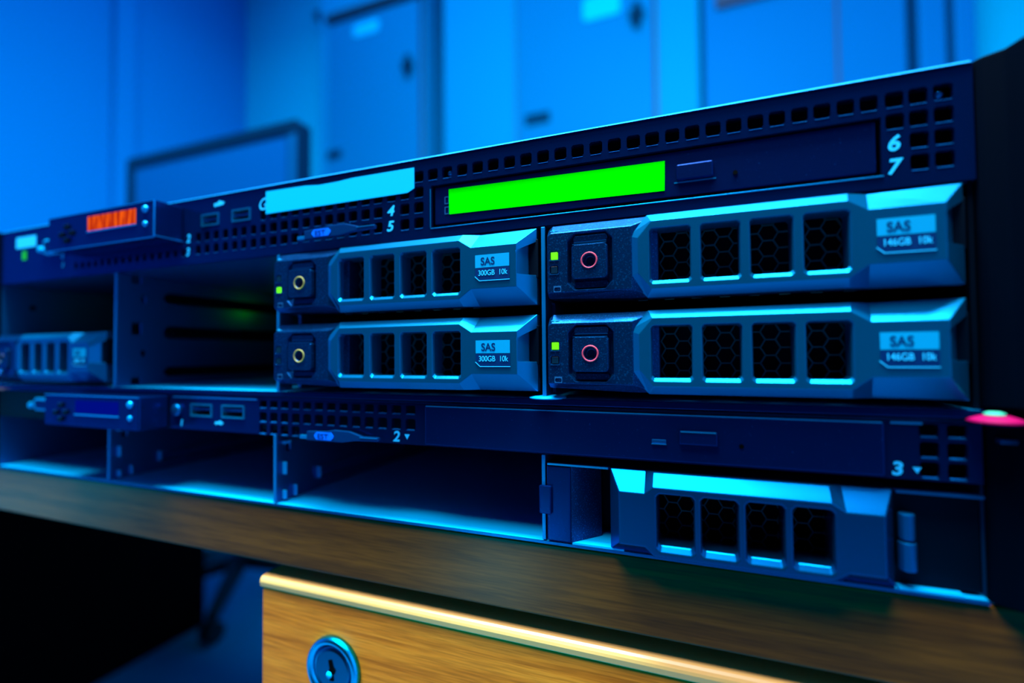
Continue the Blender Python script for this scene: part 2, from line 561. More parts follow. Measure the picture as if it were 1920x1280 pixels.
t = thing('computer_monitor', 'flat dark computer monitor on the desk behind the servers', 'monitor', (-490, 500, 0))
O = (-490, 500, 0)
q = MB(O)
x0, x1, z0, z1 = -718, -262, 182, 466
oo, oe = q.loop([(a, 480, c) for a, c in octo(x0, x1, z0, z1, 7)])
io, ie = q.loop([(a, 480, c) for a, c in octo(x0 + 22, x1 - 26, z0 + 24, z1 - 20, .5)])
q.fill(oe + ie)
bk, _ = q.loop([(a, 508, c) for a, c in octo(x0, x1, z0, z1, 7)])
q.bridge(oo, bk)
q.bm.faces.new(bk)
ib, _ = q.loop([(a, 484, c) for a, c in octo(x0 + 22, x1 - 26, z0 + 24, z1 - 20, .5)])
q.bridge(io, ib)
q.build('bezel', 'mon', t, bevel=2)
MB(O).box(x1 - 22, x1 - 5, 478.6, 479.8, z0 + 20, z1 - 26).build('bezel_edge', 'mon_edge', t, bevel=.5)
MB(O).box(x0 + 22.2, x1 - 26.2, 483.5, 486, z0 + 24.2, z1 - 20.2).build('screen', 'scr', t)
MB(O).box(-520, -460, 509, 545, 20, 330).build('stand_neck', 'mon', t, bevel=4)
MB(O).lathe((-490, 530, 0), [(120, .2), (118, 9), (40, 19.5)], axis='z', n=40).build('stand_base', 'mon', t, smooth=True)

t = thing('office_chair', 'dark office chair with a star base, standing beyond the desk', 'chair', (-1105, 1075, FL))
O = (-1105, 1075, FL)
for k in range(5):
    a = math.radians(18 + 72 * k)
    q = MB(O)
    ca, sa = math.cos(a), math.sin(a)
    P = [(-1105 + ca * r - sa * w_, 1075 + sa * r + ca * w_, z) for r, w_, z in
         ((20, -24, FL + 95), (20, 24, FL + 95), (300, 15, FL + 62), (300, -15, FL + 62), (20, -24, FL + 140), (20, 24, FL + 140), (300, 15, FL + 84), (300, -15, FL + 84))]
    vs = [q.v(p) for p in P]
    for f in ((0, 1, 2, 3), (4, 7, 6, 5), (0, 4, 5, 1), (1, 5, 6, 2), (2, 6, 7, 3), (3, 7, 4, 0)):
        q.bm.faces.new([vs[i] for i in f])
    lg = q.build('base_leg', 'chair', t, bevel=3)
    cxx, cyy = -1105 + ca * 295, 1075 + sa * 295
    MB(O).cyl((cyy, FL + 31), 29, cxx - 20, cxx + 20, 'x', 20).build('castor', 'chair', lg, bevel=3)
MB(O).cyl((-1105, 1075), 34, FL + 100, FL + 430, 'z', 24, 26).build('gas_column', 'chair_metal', t)
MB(O).box(-1325, -885, 905, 1345, FL + 430, FL + 500).build('seat', 'chair', t, bevel=30, seg=4)
MB(O).box(-1315, -895, 1330, 1390, FL + 560, FL + 690).build('backrest', 'chair', t, bevel=24, seg=4)
MB(O).box(-1135, -1075, 1346, 1388, FL + 440, FL + 600).build('back_support', 'chair', t, bevel=6)

# ------------------------------------------------------------------ 2U server
S2 = thing('rack_server', 'upper rack server, twice as tall, with drive bays, orange display and green and cyan stickers', 'server', (215, 300, 44), 'rack servers stacked on the desk')
O = (215, 300, 44)
COLS = [161.0, 166.5, 172.1, 177.7, 183.2, 188.5, 194.0, 199.4, 205.0, 210.8, 216.5, 222.3, 228.0, 233.7, 239.4, 245.1, 250.9, 256.6, 262.4, 268.2, 274.1,  # both servers: x taken from image pixels, then stretched unevenly to fit the camera
        279.9, 285.6, 291.5, 297.4, 303.2, 309.1, 314.9, 320.8, 326.6, 332.2, 338.0, 343.7, 349.4, 354.9, 360.6, 366.1, 371.7, 377.1, 382.6, 387.9, 393.3,
        398.5, 403.8, 408.9, 414.3, 419.2, 424.2]
RZ = [124.3, 118.7, 113.2, 107.6]
HW = 1.85


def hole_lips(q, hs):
    """sloped lip, coloured as if catching light, along the bottom of every ventilation hole"""
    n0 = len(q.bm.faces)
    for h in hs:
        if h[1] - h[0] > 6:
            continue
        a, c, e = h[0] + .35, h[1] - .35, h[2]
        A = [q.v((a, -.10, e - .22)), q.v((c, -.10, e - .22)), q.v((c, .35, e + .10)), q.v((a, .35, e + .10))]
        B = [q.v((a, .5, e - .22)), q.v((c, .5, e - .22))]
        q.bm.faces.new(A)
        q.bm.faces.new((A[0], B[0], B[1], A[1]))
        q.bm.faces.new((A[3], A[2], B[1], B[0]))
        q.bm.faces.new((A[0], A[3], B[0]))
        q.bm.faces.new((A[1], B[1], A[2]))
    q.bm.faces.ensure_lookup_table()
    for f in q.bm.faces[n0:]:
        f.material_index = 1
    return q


def hole(x, z, hw=HW, k=.55):
    return (x - hw, x + hw, z - 1.95, z + 1.95, k)


holes = [(279.2, 411.4, 105.2, 120.2, 0)]
for x in COLS:
    for j, z in enumerate(RZ):
        if 278 < x < 411.5 and j > 0:
            continue
        if j == 0 and x < 262:
            continue
        if j == 1 and x < 199:
            continue
        if j >= 2 and (abs(x - 262.4) < 1 or abs(x - 414.3) < 1):
            continue
        holes.append(hole(x, z, 2.0 if x > 200 else 1.6))
hx = 72.0
while hx < 152:
    holes.append((hx - 1.3, hx + 1.3, 105.4, 108.6, .4))
    hx += 5.3
for ux in (163.2, 181.8):
    holes.append((ux, ux + 10.6, 117.4, 122.6, 0))
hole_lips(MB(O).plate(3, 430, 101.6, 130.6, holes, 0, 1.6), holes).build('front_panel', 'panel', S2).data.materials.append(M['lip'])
MB(O).prism([(-0.35, 130.3), (0.9, 131.3), (1.5, 131.2), (1.5, 130.7), (-0.05, 130.65)], 3.2, 429.8, 'x').build('top_edge', 'edge_steel', S2)
MB(O).box(3, 430, 10, 12, 103.5, 129.5).build('panel_backing', 'dark', S2)
# stickers
zb = 118.75
MB(O).prism([(201.2, 118.9), (269.6, 118.9), (272.4, 120.2), (272.4, 127.7), (245, 127.75), (238, 127.3), (229, 127.2), (222, 127.85), (201.2, 128.2)], -0.30, -0.18).build(
    'sticker', 'cyan', S2, label='blank cyan paper sticker')
# optical drive
od = MB(O)
od.box(280.3, 410.4, -0.4, 9, 106.3, 119.6)
od = od.build('optical_drive', 'drive_face', S2, bevel=.35)
MB(O).box(361.6, 371.6, -1.5, -0.3, 110.6, 115.3).build('eject_button', 'drive_face', od, bevel=.45)
MB(O).box(360.9, 372.3, -0.55, -0.42, 110.0, 110.4).build('button_recess_lip', 'cap_edge', od)
MB(O).cyl((377.3, 111.0), .62, -0.75, -0.42).build('eject_hole', 'black', od)
MB(O).prism([(286.2, 109.4), (358.2, 108.3), (358.4, 117.2), (286.0, 118.2)], -0.62, -0.45).build('sticker', 'green', od, label='plain bright green sticker')
q = MB(O)
for a, c, e, f_ in ((284.3, 285.9, 113.2, 115.8), (284.3, 285.9, 109.6, 112.2)):
    q.plate(a, c, e, f_, [(a + .25, c - .1, e + .25, f_ - .25, 0)], -0.52, -0.42)
q.build('disc_mark', 'print_dim', od)
# thin bright lip under / left of the optical drive
od.location.y = .0011
MB(O).box(279.0, 411.6, -.22, -.02, 104.75, 105.05).build('bay_lip', 'cap_edge', S2, bevel=.06)
MB(O).box(278.85, 279.1, -.22, -.02, 105.3, 119).build('bay_lip', 'cap_edge', S2)
# screws glinting behind the grid
for x in (285.6, 424.2):
    MB(O).lathe((x, 0, 124.6), [(1.1, 5), (1.1, 2.6), (.7, 2.0)], n=16).build('screw', 'cap_edge', S2, smooth=True)
# printed marks
text('bay_number', '4', 260.6, -.08, 111.4, 5.2, 'print', S2, O, 1.1, .2, .12)
text('bay_number', '5', 260.4, -.08, 105.8, 5.2, 'print', S2, O, 1.1, .2, .12)
text('bay_number', '6', 412.4, -.08, 111.2, 5.4, 'print', S2, O, 1.0, .2, .14)
text('bay_number', '7', 412.2, -.08, 105.2, 5.4, 'print', S2, O, 1.0, .2, .14)
text('bay_number', '2', 153.6, -.08, 111.4, 5.0, 'print', S2, O, .9, .2, .1)
text('bay_number', '3', 153.2, -.08, 105.4, 5.0, 'print', S2, O, .9, .2, .1)
text('bay_number', '0', 59.3, -.08, 111.6, 3.6, 'print', S2, O, 1.0, .2, .1)
text('bay_number', '1', 59.6, -.08, 107.2, 3.6, 'print', S2, O, 1.2, .2, .1)
text('printed_letter', 'G', 196.6, -.08, 120.9, 7.0, 'print', S2, O, .95, .25, .02)
q = MB(O)
q.cyl((171.6, 126.2), .8, -.12, -.03, n=12)
q.prism([(172.5, 125.6), (176.3, 125.9), (177.2, 126.9), (174.0, 127.9), (172.5, 126.8)], -.12, -.03)
q.build('usb_mark', 'print', S2)


def usb(S, O, x, z, w_=10.6, h=5.2):
    u = MB(O).plate(x, x + w_, z, z + h, [(x + .55, x + w_ - .55, z + .55, z + h - .55, .1)], -.5, 7.5).build('usb_port', 'usb', S)
    MB(O).box(x + .8, x + w_ - .8, 1.0, 7, z + h * .48, z + h * .48 + 1.2).build('contact_tongue', 'steel_dark', u)
    MB(O).box(x + .3, x + w_ - .3, 8, 9, z + .3, z + h - .3).build('port_back', 'black', u)


usb(S2, O, 163.3, 117.5)
usb(S2, O, 181.9, 117.5)


def service_tag(S, O, x, z, slope=0.0):
    P = [(x, z), (x + 17, z), (x + 23, z + .9), (x + 33, z + 1.2), (x + 33, z + 2.6), (x + 26, z + 2.6), (x + 20, z + 4.2), (x + 13, z + 4.4), (x + 9, z + 3.7), (x, z + 3.4)]
    g_ = MB(O).prism(P, -3.4, -1.9).build('service_tag', 'tag', S, bevel=.3, label='pull-out information tag')
    MB(O).box(x - 4.2, x - .2, -2.6, -1.4, z + .3, z + 1.7).build('tag_hook', 'cap_edge', g_, bevel=.2)
    MB(O).box(x + 25, x + 32.6, -3.6, -3.42, z + 2.1, z + 2.4).build('tag_edge', 'cap_edge', g_)
    MB(O).prism(octo(x + 4.0, x + 13.0, z + .5, z + 3.3, 1.1), -3.62, -3.44).build('tag_label', 'est', g_)
    text('lettering', 'EST', x + 5.4, -3.66, z + .95, 2.7, 'plate_lo', g_, O, 1.25, 0, .02)
    return g_


service_tag(S2, O, 224.5, 105.4)


def control_box(S, O, x0, x1, z0, z1, lcd, b_scale=1.0):
    y0 = -12.5
    bd = MB(O)
    bd.box(x0, x1, y0, -0.05, z0, z1)
    bd = bd.build('control_box', 'panel', S, bevel=.6)
    w_ = x1 - x0
    h = z1 - z0
    MB(O).box(x0 + .3, x1 - .3, y0 - .15, y0 + .3, z1 - .45, z1 - .05).build('box_edge', 'cap_edge', bd)
    a, c = x0 + w_ * .405, x0 + w_ * .845
    if lcd == 'lcd_blue':
        a, c = x0 + w_ * .355, x0 + w_ * .805
    e, f_ = z0 + h * .43, z0 + h * .84
    sc = MB(O).box(a, c, y0 - .12, y0 + .4, e, f_).build('display', lcd, bd)
    MB(O).box(a - .4, c + .4, y0 - .5, y0 - .02, e - .9, e - .3).build('display_lip', 'cap_edge', bd, bevel=.1)
    bx = x0 + w_ * (.93 if lcd == 'lcd' else .92)
    MB(O).lathe((bx, y0, z0 + h * .77), [(1.6, .1), (1.6, -.6), (1.1, -1.1), (.3, -1.2)], n=20).build('round_button', 'button', bd, smooth=True)
    MB(O).lathe((bx, y0, z0 + h * .37), [(1.3, .1), (1.3, -.5), (.9, -.9), (.3, -1.0)], n=20).build('round_button', 'button', bd, smooth=True)
    kx, kz = x0 + w_ * .2, z0 + h * .47
    for dx_, dz_ in ((0, 2.9), (-3.8, -.6), (3.8, -.3), (0, -3.5)):
        k = MB(O).box(kx + dx_ - 1.7, kx + dx_ + 1.7, y0 - .9, y0 - .02, kz + dz_ - 1.2, kz + dz_ + 1.2).build('arrow_key', 'dark', bd, bevel=.3)
        MB(O).box(kx + dx_ - 1.4, kx + dx_ + 1.4, y0 - 1.05, y0 - .85, kz + dz_ + .75, kz + dz_ + 1.05).build('key_edge', 'steel_dark', k)
    return bd


cb = control_box(S2, O, 74.3, 151.2, 111.6, 127.6, 'lcd')
MB(O).box(74.6, 151.0, -12.6, -12.1, 111.35, 111.7).build('box_edge', 'cap_edge', cb)
MB(O).box(151.25, 151.5, -12.2, -0.3, 111.9, 112.3).build('box_edge', 'cap_edge', cb)
MB(O).box(150.9, 151.35, -12.65, -12.2, 111.8, 127.4).build('box_edge', 'cap_edge', cb)
# left end: video port, id label, status light


def video_port(S, O, x, z, w_=19, h=9):
    P = [(x + 1.5, z), (x + w_ - 2.2, z), (x + w_, z + h - 1.5), (x + w_ - 1.5, z + h), (x + 1.2, z + h), (x, z + h - 1.5)]
    vp = MB(O).prism(P, -2.6, -.05).build('video_port', 'steel', S, bevel=.5)
    P2 = [(x + 2.6, z + 1.2), (x + w_ - 3.4, z + 1.2), (x + w_ - 1.6, z + h - 2), (x + w_ - 2.6, z + h - 1.2), (x + 2.2, z + h - 1.2), (x + 1.4, z + h - 2)]
    MB(O).prism(P2, -2.75, -2.55).build('port_socket', 'drive_face', vp)
    for sx_ in (x - 3.2, x + w_ + 3.2):
        MB(O).lathe((sx_, 0, z + h * .4), [(1.7, -.05), (1.7, -2.6), (1.1, -3.0)], n=8).build('port_nut', 'steel', vp)


video_port(S2, O, 48, 114, 20, 8)
MB(O).box(18, 36.5, -.25, -.05, 120.2, 126.2).build('id_label', 'print', S2, label='pale blue blank label')
MB(O).box(24.5, 27.6, -.5, -.05, 113.6, 118.2).build('status_light', 'led_soft', S2)
# chassis shell
q = MB(O)
q.box(3, 430, 1.7, 650, 129.4, 130.6)
q.build('top_cover', 'steel_dark', S2)
MB(O).box(3, 430, 0.2, 650, 44.7, 45.9).build('chassis_floor', 'steel', S2, bevel=.2)
MB(O).box(3, 430, -0.6, 0.15, 43.9, 46.0).build('floor_lip', 'drive_face', S2, bevel=.3)
MB(O).box(3, 430, 1.8, 150, 101.4, 102.6).build('bay_roof', 'steel_dark', S2)
side_holes = [(28, 33, 60, 65, .5), (12, 15, 88, 91, .5), (40, 43, 70, 73, .5)]
MB(O).plate(0.4, 650, 46, 129.3, side_holes, 3, 4.2, axis='x').build('side_wall', 'steel_dark', S2)
MB(O).box(428.9, 430, 1.7, 650, 46, 129.3).build('side_wall', 'dark', S2)
MB(O).box(2.0, 2.8, 1.7, 650, 46, 129.3).build('outer_skin', 'dark', S2)
MB(O).box(3, 430, 648, 650, 46, 129.3).build('rear_wall', 'steel_dark', S2)
dv = [(6.5, 11, 97.2, 101, .3), (11.0, 13.2, 87.5, 91.2, .6), (6.8, 11.2, 71.5, 77.5, .3), (11.2, 13.2, 60.5, 64, .6), (6.8, 11.2, 46.8, 50, .3),
      (22, 130, 88.2, 94.2, 2.4), (22, 130, 70.0, 76.6, 2.4), (22, 130, 50, 55, 2.4)]
for x in (104.3, 208.1, 320.6):
    MB(O).plate(0.3, 140, 46, 101.3, dv, x - .55, x + .55, axis='x').build('bay_divider', 'steel_dark', S2, bevel=.15)
    MB(O).box(x - .65, x + .65, -.35, .25, 46.1, 101.2).build('divider_edge', 'edge_steel', S2, bevel=.15)
MB(O).lathe((321, 2, 45.9), [(6.0, .05), (6.0, .5), (4.2, .9)], axis='z', n=24).build('divider_foot', 'steel', S2, smooth=True)
MB(O).box(4.3, 428.8, 150, 152, 46, 101.3).build('backplane', 'dark', S2)
for x, z in ((131, 90), (140, 66)):
    MB(O).box(x - 1.6, x + 1.6, 148.4, 149.8, z - 1, z + 1).build('board_light', 'led_soft', S2)
ld = bpy.data.lights.new('board_glow', 'POINT')
ld.energy, ld.color, ld.shadow_soft_size = 0.0016, (0.1, 1.0, 0.0), 0.004
lo = bpy.data.objects.new('board_glow', ld)
COL.objects.link(lo)
lo.location = Vector((124, 84, 90)) * MM


# ------------------------------------------------------------------ rack ears
def ear(S, O, z0, z1, name='rack_ear'):
    P = [(430.3, 0.5), (431.4, -1.0), (434.6, -3.0), (437.6, -11.5), (440.5, -13.5), (466, -13.5), (466, 1.8), (430.3, 2.6)]
    e_ = MB(O).prism(P, z0, z1, 'z').build(name, 'bezel_black', S, bevel=.6)
    return e_


e2 = ear(S2, O, 46.4, 130.9)
MB(O).box(430.2, 466, 2.9, 30, 43.4, 129).build('gap_filler', 'bezel_black', S2)  # dark filler added to hide the bright room between the ears
MB(O).prism([(2.6, .3), (1.6, -1.2), (-3, -3), (-34, -3), (-34, 1.5), (2.6, 1.5)], 46.4, 130.9, 'z').build('rack_ear', 'bezel_black', S2, bevel=.5)
for x, y, z, r in ((439.6, -13.4, 126, 1.3), (444.5, -13.4, 84, 1.4), (444.0, -13.4, 77, .7)):
    MB(O).lathe((x + 1.5, y, z), [(r, .3), (r, -.5), (r * .5, -.9)], n=16).build('screw', 'steel_dark', e2, smooth=True)
q = MB(O)
q.prism([(438.5, 100.5), (442.5, 103), (446, 103.6), (446, 102.6), (443, 102), (438.5, 99.6)], -14.2, -13.55)
q.box(438.6, 441.2, -14.3, -13.55, 107.5, 110.5)
q.build('latch_edge', 'steel_dark', e2, bevel=.2)
MB(O).plate(440.4, 452, 52, 97, [(442, 450.4, 55, 94, 1.5)], -14.3, -13.55).build('release_latch', 'dark', e2, bevel=.3)

# ------------------------------------------------------------------ 1U server
S1 = thing('rack_server', 'lower thin rack server resting on the desk, blue display, mostly empty bays', 'server', (215, 300, 0), 'rack servers stacked on the desk')
O = (215, 300, 0)
GC = [199.9, 205.7, 211.4, 217.2, 223.0, 228.9, 234.8, 240.7, 246.6, 252.5, 258.4, 264.4, 270.4]
holes = []
for i, x in enumerate(GC):
    for j, z in enumerate((40.6, 35.3, 30.4)):
        if j == 2 and i > 3:
            continue
        holes.append((x - 2.05, x + 2.05, z - 1.75 + (0.0 if j else .3), min(z + 2.1, 42.1), .5 if j else .3))
for ux in (157.4, 176.4):
    holes.append((ux, ux + 13.4, 34.0, 39.7, 0))
for x in (419.3, 424.8):
    for z in (41.0, 35.9, 31.0):
        holes.append((x - 2.0, x + 2.0, z - 1.9, min(z + 1.9, 42.2), .5))
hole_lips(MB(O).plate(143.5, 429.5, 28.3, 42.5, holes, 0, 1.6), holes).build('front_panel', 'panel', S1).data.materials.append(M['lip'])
MB(O).box(3, 143.2, .1, 1.6, 28.3, 42.5).build('left_panel', 'dark', S1)
MB(O).box(143.6, 429, 9, 11, 28.4, 42.3).build('panel_backing', 'dark', S1)
MB(O).box(146, 196.6, -.3, .2, 42.1, 42.7).build('panel_edge', 'cap_edge', S1)
MB(O).box(196.6, 274, 1.6, 6, 42.6, 43.0).build('panel_edge', 'steel_dark', S1)
od = MB(O).box(277.2, 409.8, -1.6, 8.8, 28.9, 42.3).build('optical_drive', 'drive_face', S1, bevel=.45)
MB(O).box(277.6, 409.4, -1.55, -.9, 42.15, 42.5).build('drive_edge', 'cap_edge', od)
MB(O).box(361.2, 371.3, -2.8, -1.5, 34.2, 38.1).build('eject_button', 'drive_face', od, bevel=.4)
MB(O).box(361.6, 370.9, -2.95, -2.4, 37.7, 38.05).build('button_edge', 'cap_edge', od)
MB(O).cyl((377.3, 34.4), .6, -1.85, -1.62).build('eject_hole', 'black', od)
MB(O).box(353.6, 357.6, -2.0, -1.5, 34.0, 35.2).build('access_light', 'steel_dark', od, bevel=.15)
MB(O).box(353.5, 357.7, -2.1, -1.6, 33.75, 33.95).build('light_edge', 'cap_edge', od)
text('bay_number', '2', 263.0, -.08, 29.2, 5.2, 'print', S1, O, 1.1, .15, .12)
MB(O).prism([(267.9, 31.9), (270.1, 31.9), (269.0, 30.1)], -.12, -.03).build('arrow_mark', 'print', S1)
text('bay_number', '3', 411.4, -.08, 29.3, 4.6, 'print', S1, O, 1.1, .1, .14)
MB(O).prism([(415.8, 31.4), (417.6, 31.4), (416.7, 29.9)], -.12, -.03).build('arrow_mark', 'print', S1)
text('bay_number', '1', 150.2, -.08, 29.6, 3.8, 'print', S1, O, 1.2, .1, .1)
q = MB(O)
q.cyl((173, 31.7), .7, -.12, -.03, n=12)
q.prism([(173.6, 31.4), (176.3, 31.0), (177.6, 31.8), (175.4, 32.9), (173.8, 32.2)], -.12, -.03)
q.build('usb_mark', 'print', S1)
usb(S1, O, 157.5, 34.1, 13.2, 5.5)
usb(S1, O, 176.5, 34.1, 13.2, 5.5)
service_tag(S1, O, 226, 28.0)
MB(O).box(411.5, 418.0, -.3, 0, 42.0, 42.6).build('panel_edge', 'cap_edge', S1)
cb1 = control_box(S1, O, 73.5, 142.8, 28.4, 43.0, 'lcd_blue')
video_port(S1, O, 42, 33, 18, 6.5)
MB(O).lathe((149.2, 0, 36.6), [(2.6, -.05), (2.6, -1.4), (1.9, -2.0), (.6, -2.0)], n=20).build('power_button', 'steel_dark', S1, smooth=True)
MB(O).box(3, 430, 1.7, 650, 42.2, 43.3).build('top_cover', 'steel_dark', S1)
MB(O).box(3, 430, 0.2, 650, 0.1, 1.0).build('chassis_floor', 'steel', S1, bevel=.2)
MB(O).box(3, 430, -.2, .15, 0.0, 1.0).build('floor_lip', 'steel_dark', S1, bevel=.1)
MB(O).box(3, 4.2, 0.4, 650, 1.1, 42.1).build('side_wall', 'steel_dark', S1)
MB(O).box(429.9, 431, 2.7, 650, 1.1, 42.1).build('side_wall', 'steel_dark', S1)
MB(O).box(3, 430, 648, 650, 1.1, 42.1).build('rear_wall', 'steel_dark', S1)
MB(O).box(4.3, 429, 150, 152, 1.1, 42).build('backplane', 'dark', S1)
for x in (100.6, 206.6, 320.0):
    dd = MB(O).plate(0.3, 140, 1.1, 28.2, [(24, 90, 6, 10, 1.2), (5, 7.5, 21, 24, .5)], x - .5, x + .5, axis='x').build('bay_divider', 'steel_dark', S1, bevel=.15)
    MB(O).box(x - .6, x + .6, -.3, .25, 1.4, 28.1).build('divider_edge', 'edge_steel', S1, bevel=.15)
    for (ya, za, yb, zb_) in () if x > 300 else ((3, 12, 3.9, 17), (3, 2, 4, 5.5), (8.5, 2, 9.3, 6.5), (22, 6, 23, 11), (2.5, 24.5, 6, 25.6)):
        MB(O).box(x + .55, x + 2.4, ya, yb, za, zb_).build('retaining_clip', 'steel', dd, bevel=.2)
e1 = ear(S1, O, 0.3, 43.0)
MB(O).prism([(2.6, .3), (1.6, -1.2), (-3, -3), (-34, -3), (-34, 1.5), (2.6, 1.5)], .3, 43, 'z').build('rack_ear', 'bezel_black', S1, bevel=.5)
for x, z in ((441.5, 36), (444.5, 27), (444.5, 17), (446, 8.5)):
    MB(O).prism([(x, z), (x + 3.5, z - 1.6), (x + 3.5, z - 3.0), (x, z - 1.6)], -14.1, -13.55).build('latch_edge', 'steel_dark', e1, bevel=.2)
MB(O).box(431.5, 436.5, -3.2, -1, 38.6, 39.6).build('latch_edge', 'steel_dark', e1, bevel=.2)

# pink cap squeezed between the two ears
t = thing('rubber_cap', 'small flat pink rubber cap with mint top, wedged between the servers at their right end', 'cap', (430.4, -4.0, 43.2))
O = (430.4, -4.0, 43.2)
MB(O).lathe((430.4, -4.0, 43.1), [(1.5, -.02), (4.6, .3), (5.3, .8), (4.4, 1.35), (2.6, 2.0), (2.1, 2.1)], axis='z', n=28).build('rim', 'pink', t, smooth=True)
MB(O).lathe((430.2, -4.0, 45.1), [(2.0, 0), (1.9, .6), (1.1, .9)], axis='z', n=20).build('knob', 'mint', t, smooth=True)


# ------------------------------------------------------------------ drive carriers (local mm: x 0..106, z 0..25, y 0 = rim of the bay)
def honeycomb(x0, x1, z0, z1, y, y1, r=2.55, wall=.22):
    q = MB()
    dx = r * 1.5
    dz = r * math.sqrt(3)
    i = 0
    x = x0
    while x < x1:
        z = z0 + (dz / 2 if i % 2 else 0)
        while z < z1:
            A = [q.v((x + (r + .02) * math.cos(math.pi / 3 * k), y, z + (r + .02) * math.sin(math.pi / 3 * k))) for k in range(6)]
            B = [q.v((x + (r - wall) * math.cos(math.pi / 3 * k), y, z + (r - wall) * math.sin(math.pi / 3 * k))) for k in range(6)]
            Cc = [q.v((x + (r - wall) * math.cos(math.pi / 3 * k), y1, z + (r - wall) * math.sin(math.pi / 3 * k))) for k in range(6)]
            q.bridge(A, B)
            q.bridge(B, Cc)
            z += dz
        x += dx
        i += 1
    return q


WINS = [(31.9, 43.0), (45.6, 55.6), (58.0, 68.2), (70.5, 80.7)]


def carrier(label, x0, z0, sx, ring, leds, cap, name_on=True):
    t = thing('drive_carrier', label, 'drive carrier', (x0, 0, z0), 'hard drive carriers in the upper server', scale=(sx, 1, 1))
    # tray behind
    MB().box(2.5, 104, 9, 140, 1.2, 23.6).build('drive_tray', 'dark', t)
    honeycomb(29, 86, 2.5, 24, 4.2, 5.0).build('honeycomb_grille', 'hex', t)
    # button housing
    q = MB()
    rim = [(0.7, 1.6), (26, .6), (34, .6), (34, 24.6), (26, 24.6), (2.0, 24.6), (0.7, 23.4)]
    pla = [(1.0, 3.2), (25.6, 3.0), (26.6, 3.0), (26.6, 21.6), (25.6, 21.6), (2.2, 21.6), (1.0, 20.8)]
    rb, _ = q.loop([(x, 8, z) for x, z in rim])
    r0, _ = q.loop([(x, -1.5, z) for x, z in rim])
    p0, pe = q.loop([(x, -4.4, z) for x, z in pla])
    q.bridge(rb, r0)
    q.bridge(r0, p0)
    q.bm.faces.new(rb)
    es = list(pe)
    rec = octo(7.4, 21.2, 3.7, 21.0, 2.2)
    h0, he = q.loop([(x, -4.4, z) for x, z in rec])
    h1, _ = q.loop([(14.3 + (x - 14.3) * .9, -2.2, 12.3 + (z - 12.3) * .93) for x, z in rec])
    q.bridge(h0, h1)
    q.bm.faces.new(h1)
    es += he
    for za, zc in ((13.3, 16.0), (9.0, 11.6)):
        l0, le = q.loop([(x, -4.4, z) for x, z in octo(1.9, 4.5, za, zc, .3)])
        l1, _ = q.loop([(x, -3.4, z) for x, z in octo(1.9, 4.5, za, zc, .3)])
        q.bridge(l0, l1)
        q.bm.faces.new(l1)
        es += le
    q.fill(es)
    hs = q.build('button_housing', 'bezel', t, bevel=.32)
    for k, (za, zc) in enumerate(((13.3, 16.0), (9.0, 11.6))):
        MB().box(2.15, 4.25, -4.3, -3.45, za + .25, zc - .25).build('status_light', ('led_on' if leds[k] else 'led_off'), hs, bevel=.1)
        MB().box(1.7, 4.7, -4.62, -4.45, za - .28, za - .02).build('light_lip', 'steel_dark', hs)
    # latch button with its round keyhole
    q = MB()
    N = 28
    o0, oe = q.loop([(x, -5.5, z) for x, z in octo(9.0, 19.8, 6.8, 17.3, .7)])
    o1, _ = q.loop([(x, -2.25, z) for x, z in octo(9.0, 19.8, 6.8, 17.3, .7)])
    q.bridge(o0, o1)
    q.bm.faces.new(o1)
    c0, ce = q.loop([(14.4 + 1.95 * math.cos(2 * math.pi * k / N), -5.5, 12.2 + 1.95 * math.sin(2 * math.pi * k / N)) for k in range(N)])
    c1, _ = q.loop([(14.4 + 1.6 * math.cos(2 * math.pi * k / N), -3.9, 12.2 + 1.6 * math.sin(2 * math.pi * k / N)) for k in range(N)])
    q.bridge(c0, c1)
    q.bm.faces.new(c1)
    q.fill(oe + ce)
    bt = q.build('release_button', 'bezel', t, bevel=.3)
    q = MB()
    NN, mm_ = 36, 8
    rings = []
    for k in range(NN):
        a = 2 * math.pi * k / NN
        rings.append([q.v((14.4 + (2.3 + .28 * math.cos(2 * math.pi * j / mm_)) * math.cos(a), -5.55 + .22 * math.sin(2 * math.pi * j / mm_),
                           12.2 + (2.3 + .28 * math.cos(2 * math.pi * j / mm_)) * math.sin(a))) for j in range(mm_)])
    for k in range(NN):
        q.bridge(rings[k], rings[(k + 1) % NN])
    q.build('button_ring', ring, bt, smooth=True)
    MB().prism(octo(9.2, 19.6, 18.35, 20.3, .5), -3.9, -2.3).build('button_guard', 'bezel', hs, bevel=.2)
    MB().box(9.4, 19.4, -4.05, -3.6, 18.05, 18.35).build('guard_edge', 'steel_dark', hs)
    MB().box(9.3, 19.5, -5.5, -5.1, 17.2, 17.45).build('button_edge', 'steel_dark', bt)
    MB().prism(octo(9.2, 19.6, 4.3, 6.2, .5), -3.3, -2.3).build('button_guard', 'bezel', hs, bevel=.2)
    # marks on the housing
    q = MB()
    q.box(1.9, 2.7, -3.9, -3.6, 22.4, 22.6).box(2.6, 3.0, -3.9, -3.6, 22.3, 23.0).box(3.0, 3.3, -3.9, -3.6, 22.0, 22.7).box(3.3, 4.3, -3.9, -3.6, 22.35, 22.55)
    q.build('activity_mark', 'print', hs)
    q = MB()
    q.plate(3.0, 5.4, 0.9 + 2.4, 5.2, [(3.18, 5.22, 3.5, 4.75, .3)], -4.52, -4.42)
    q.build('disk_mark', 'print_dim', hs)
    # handle: bevelled loop between the outer rim and the raised front, four windows
    q = MB()
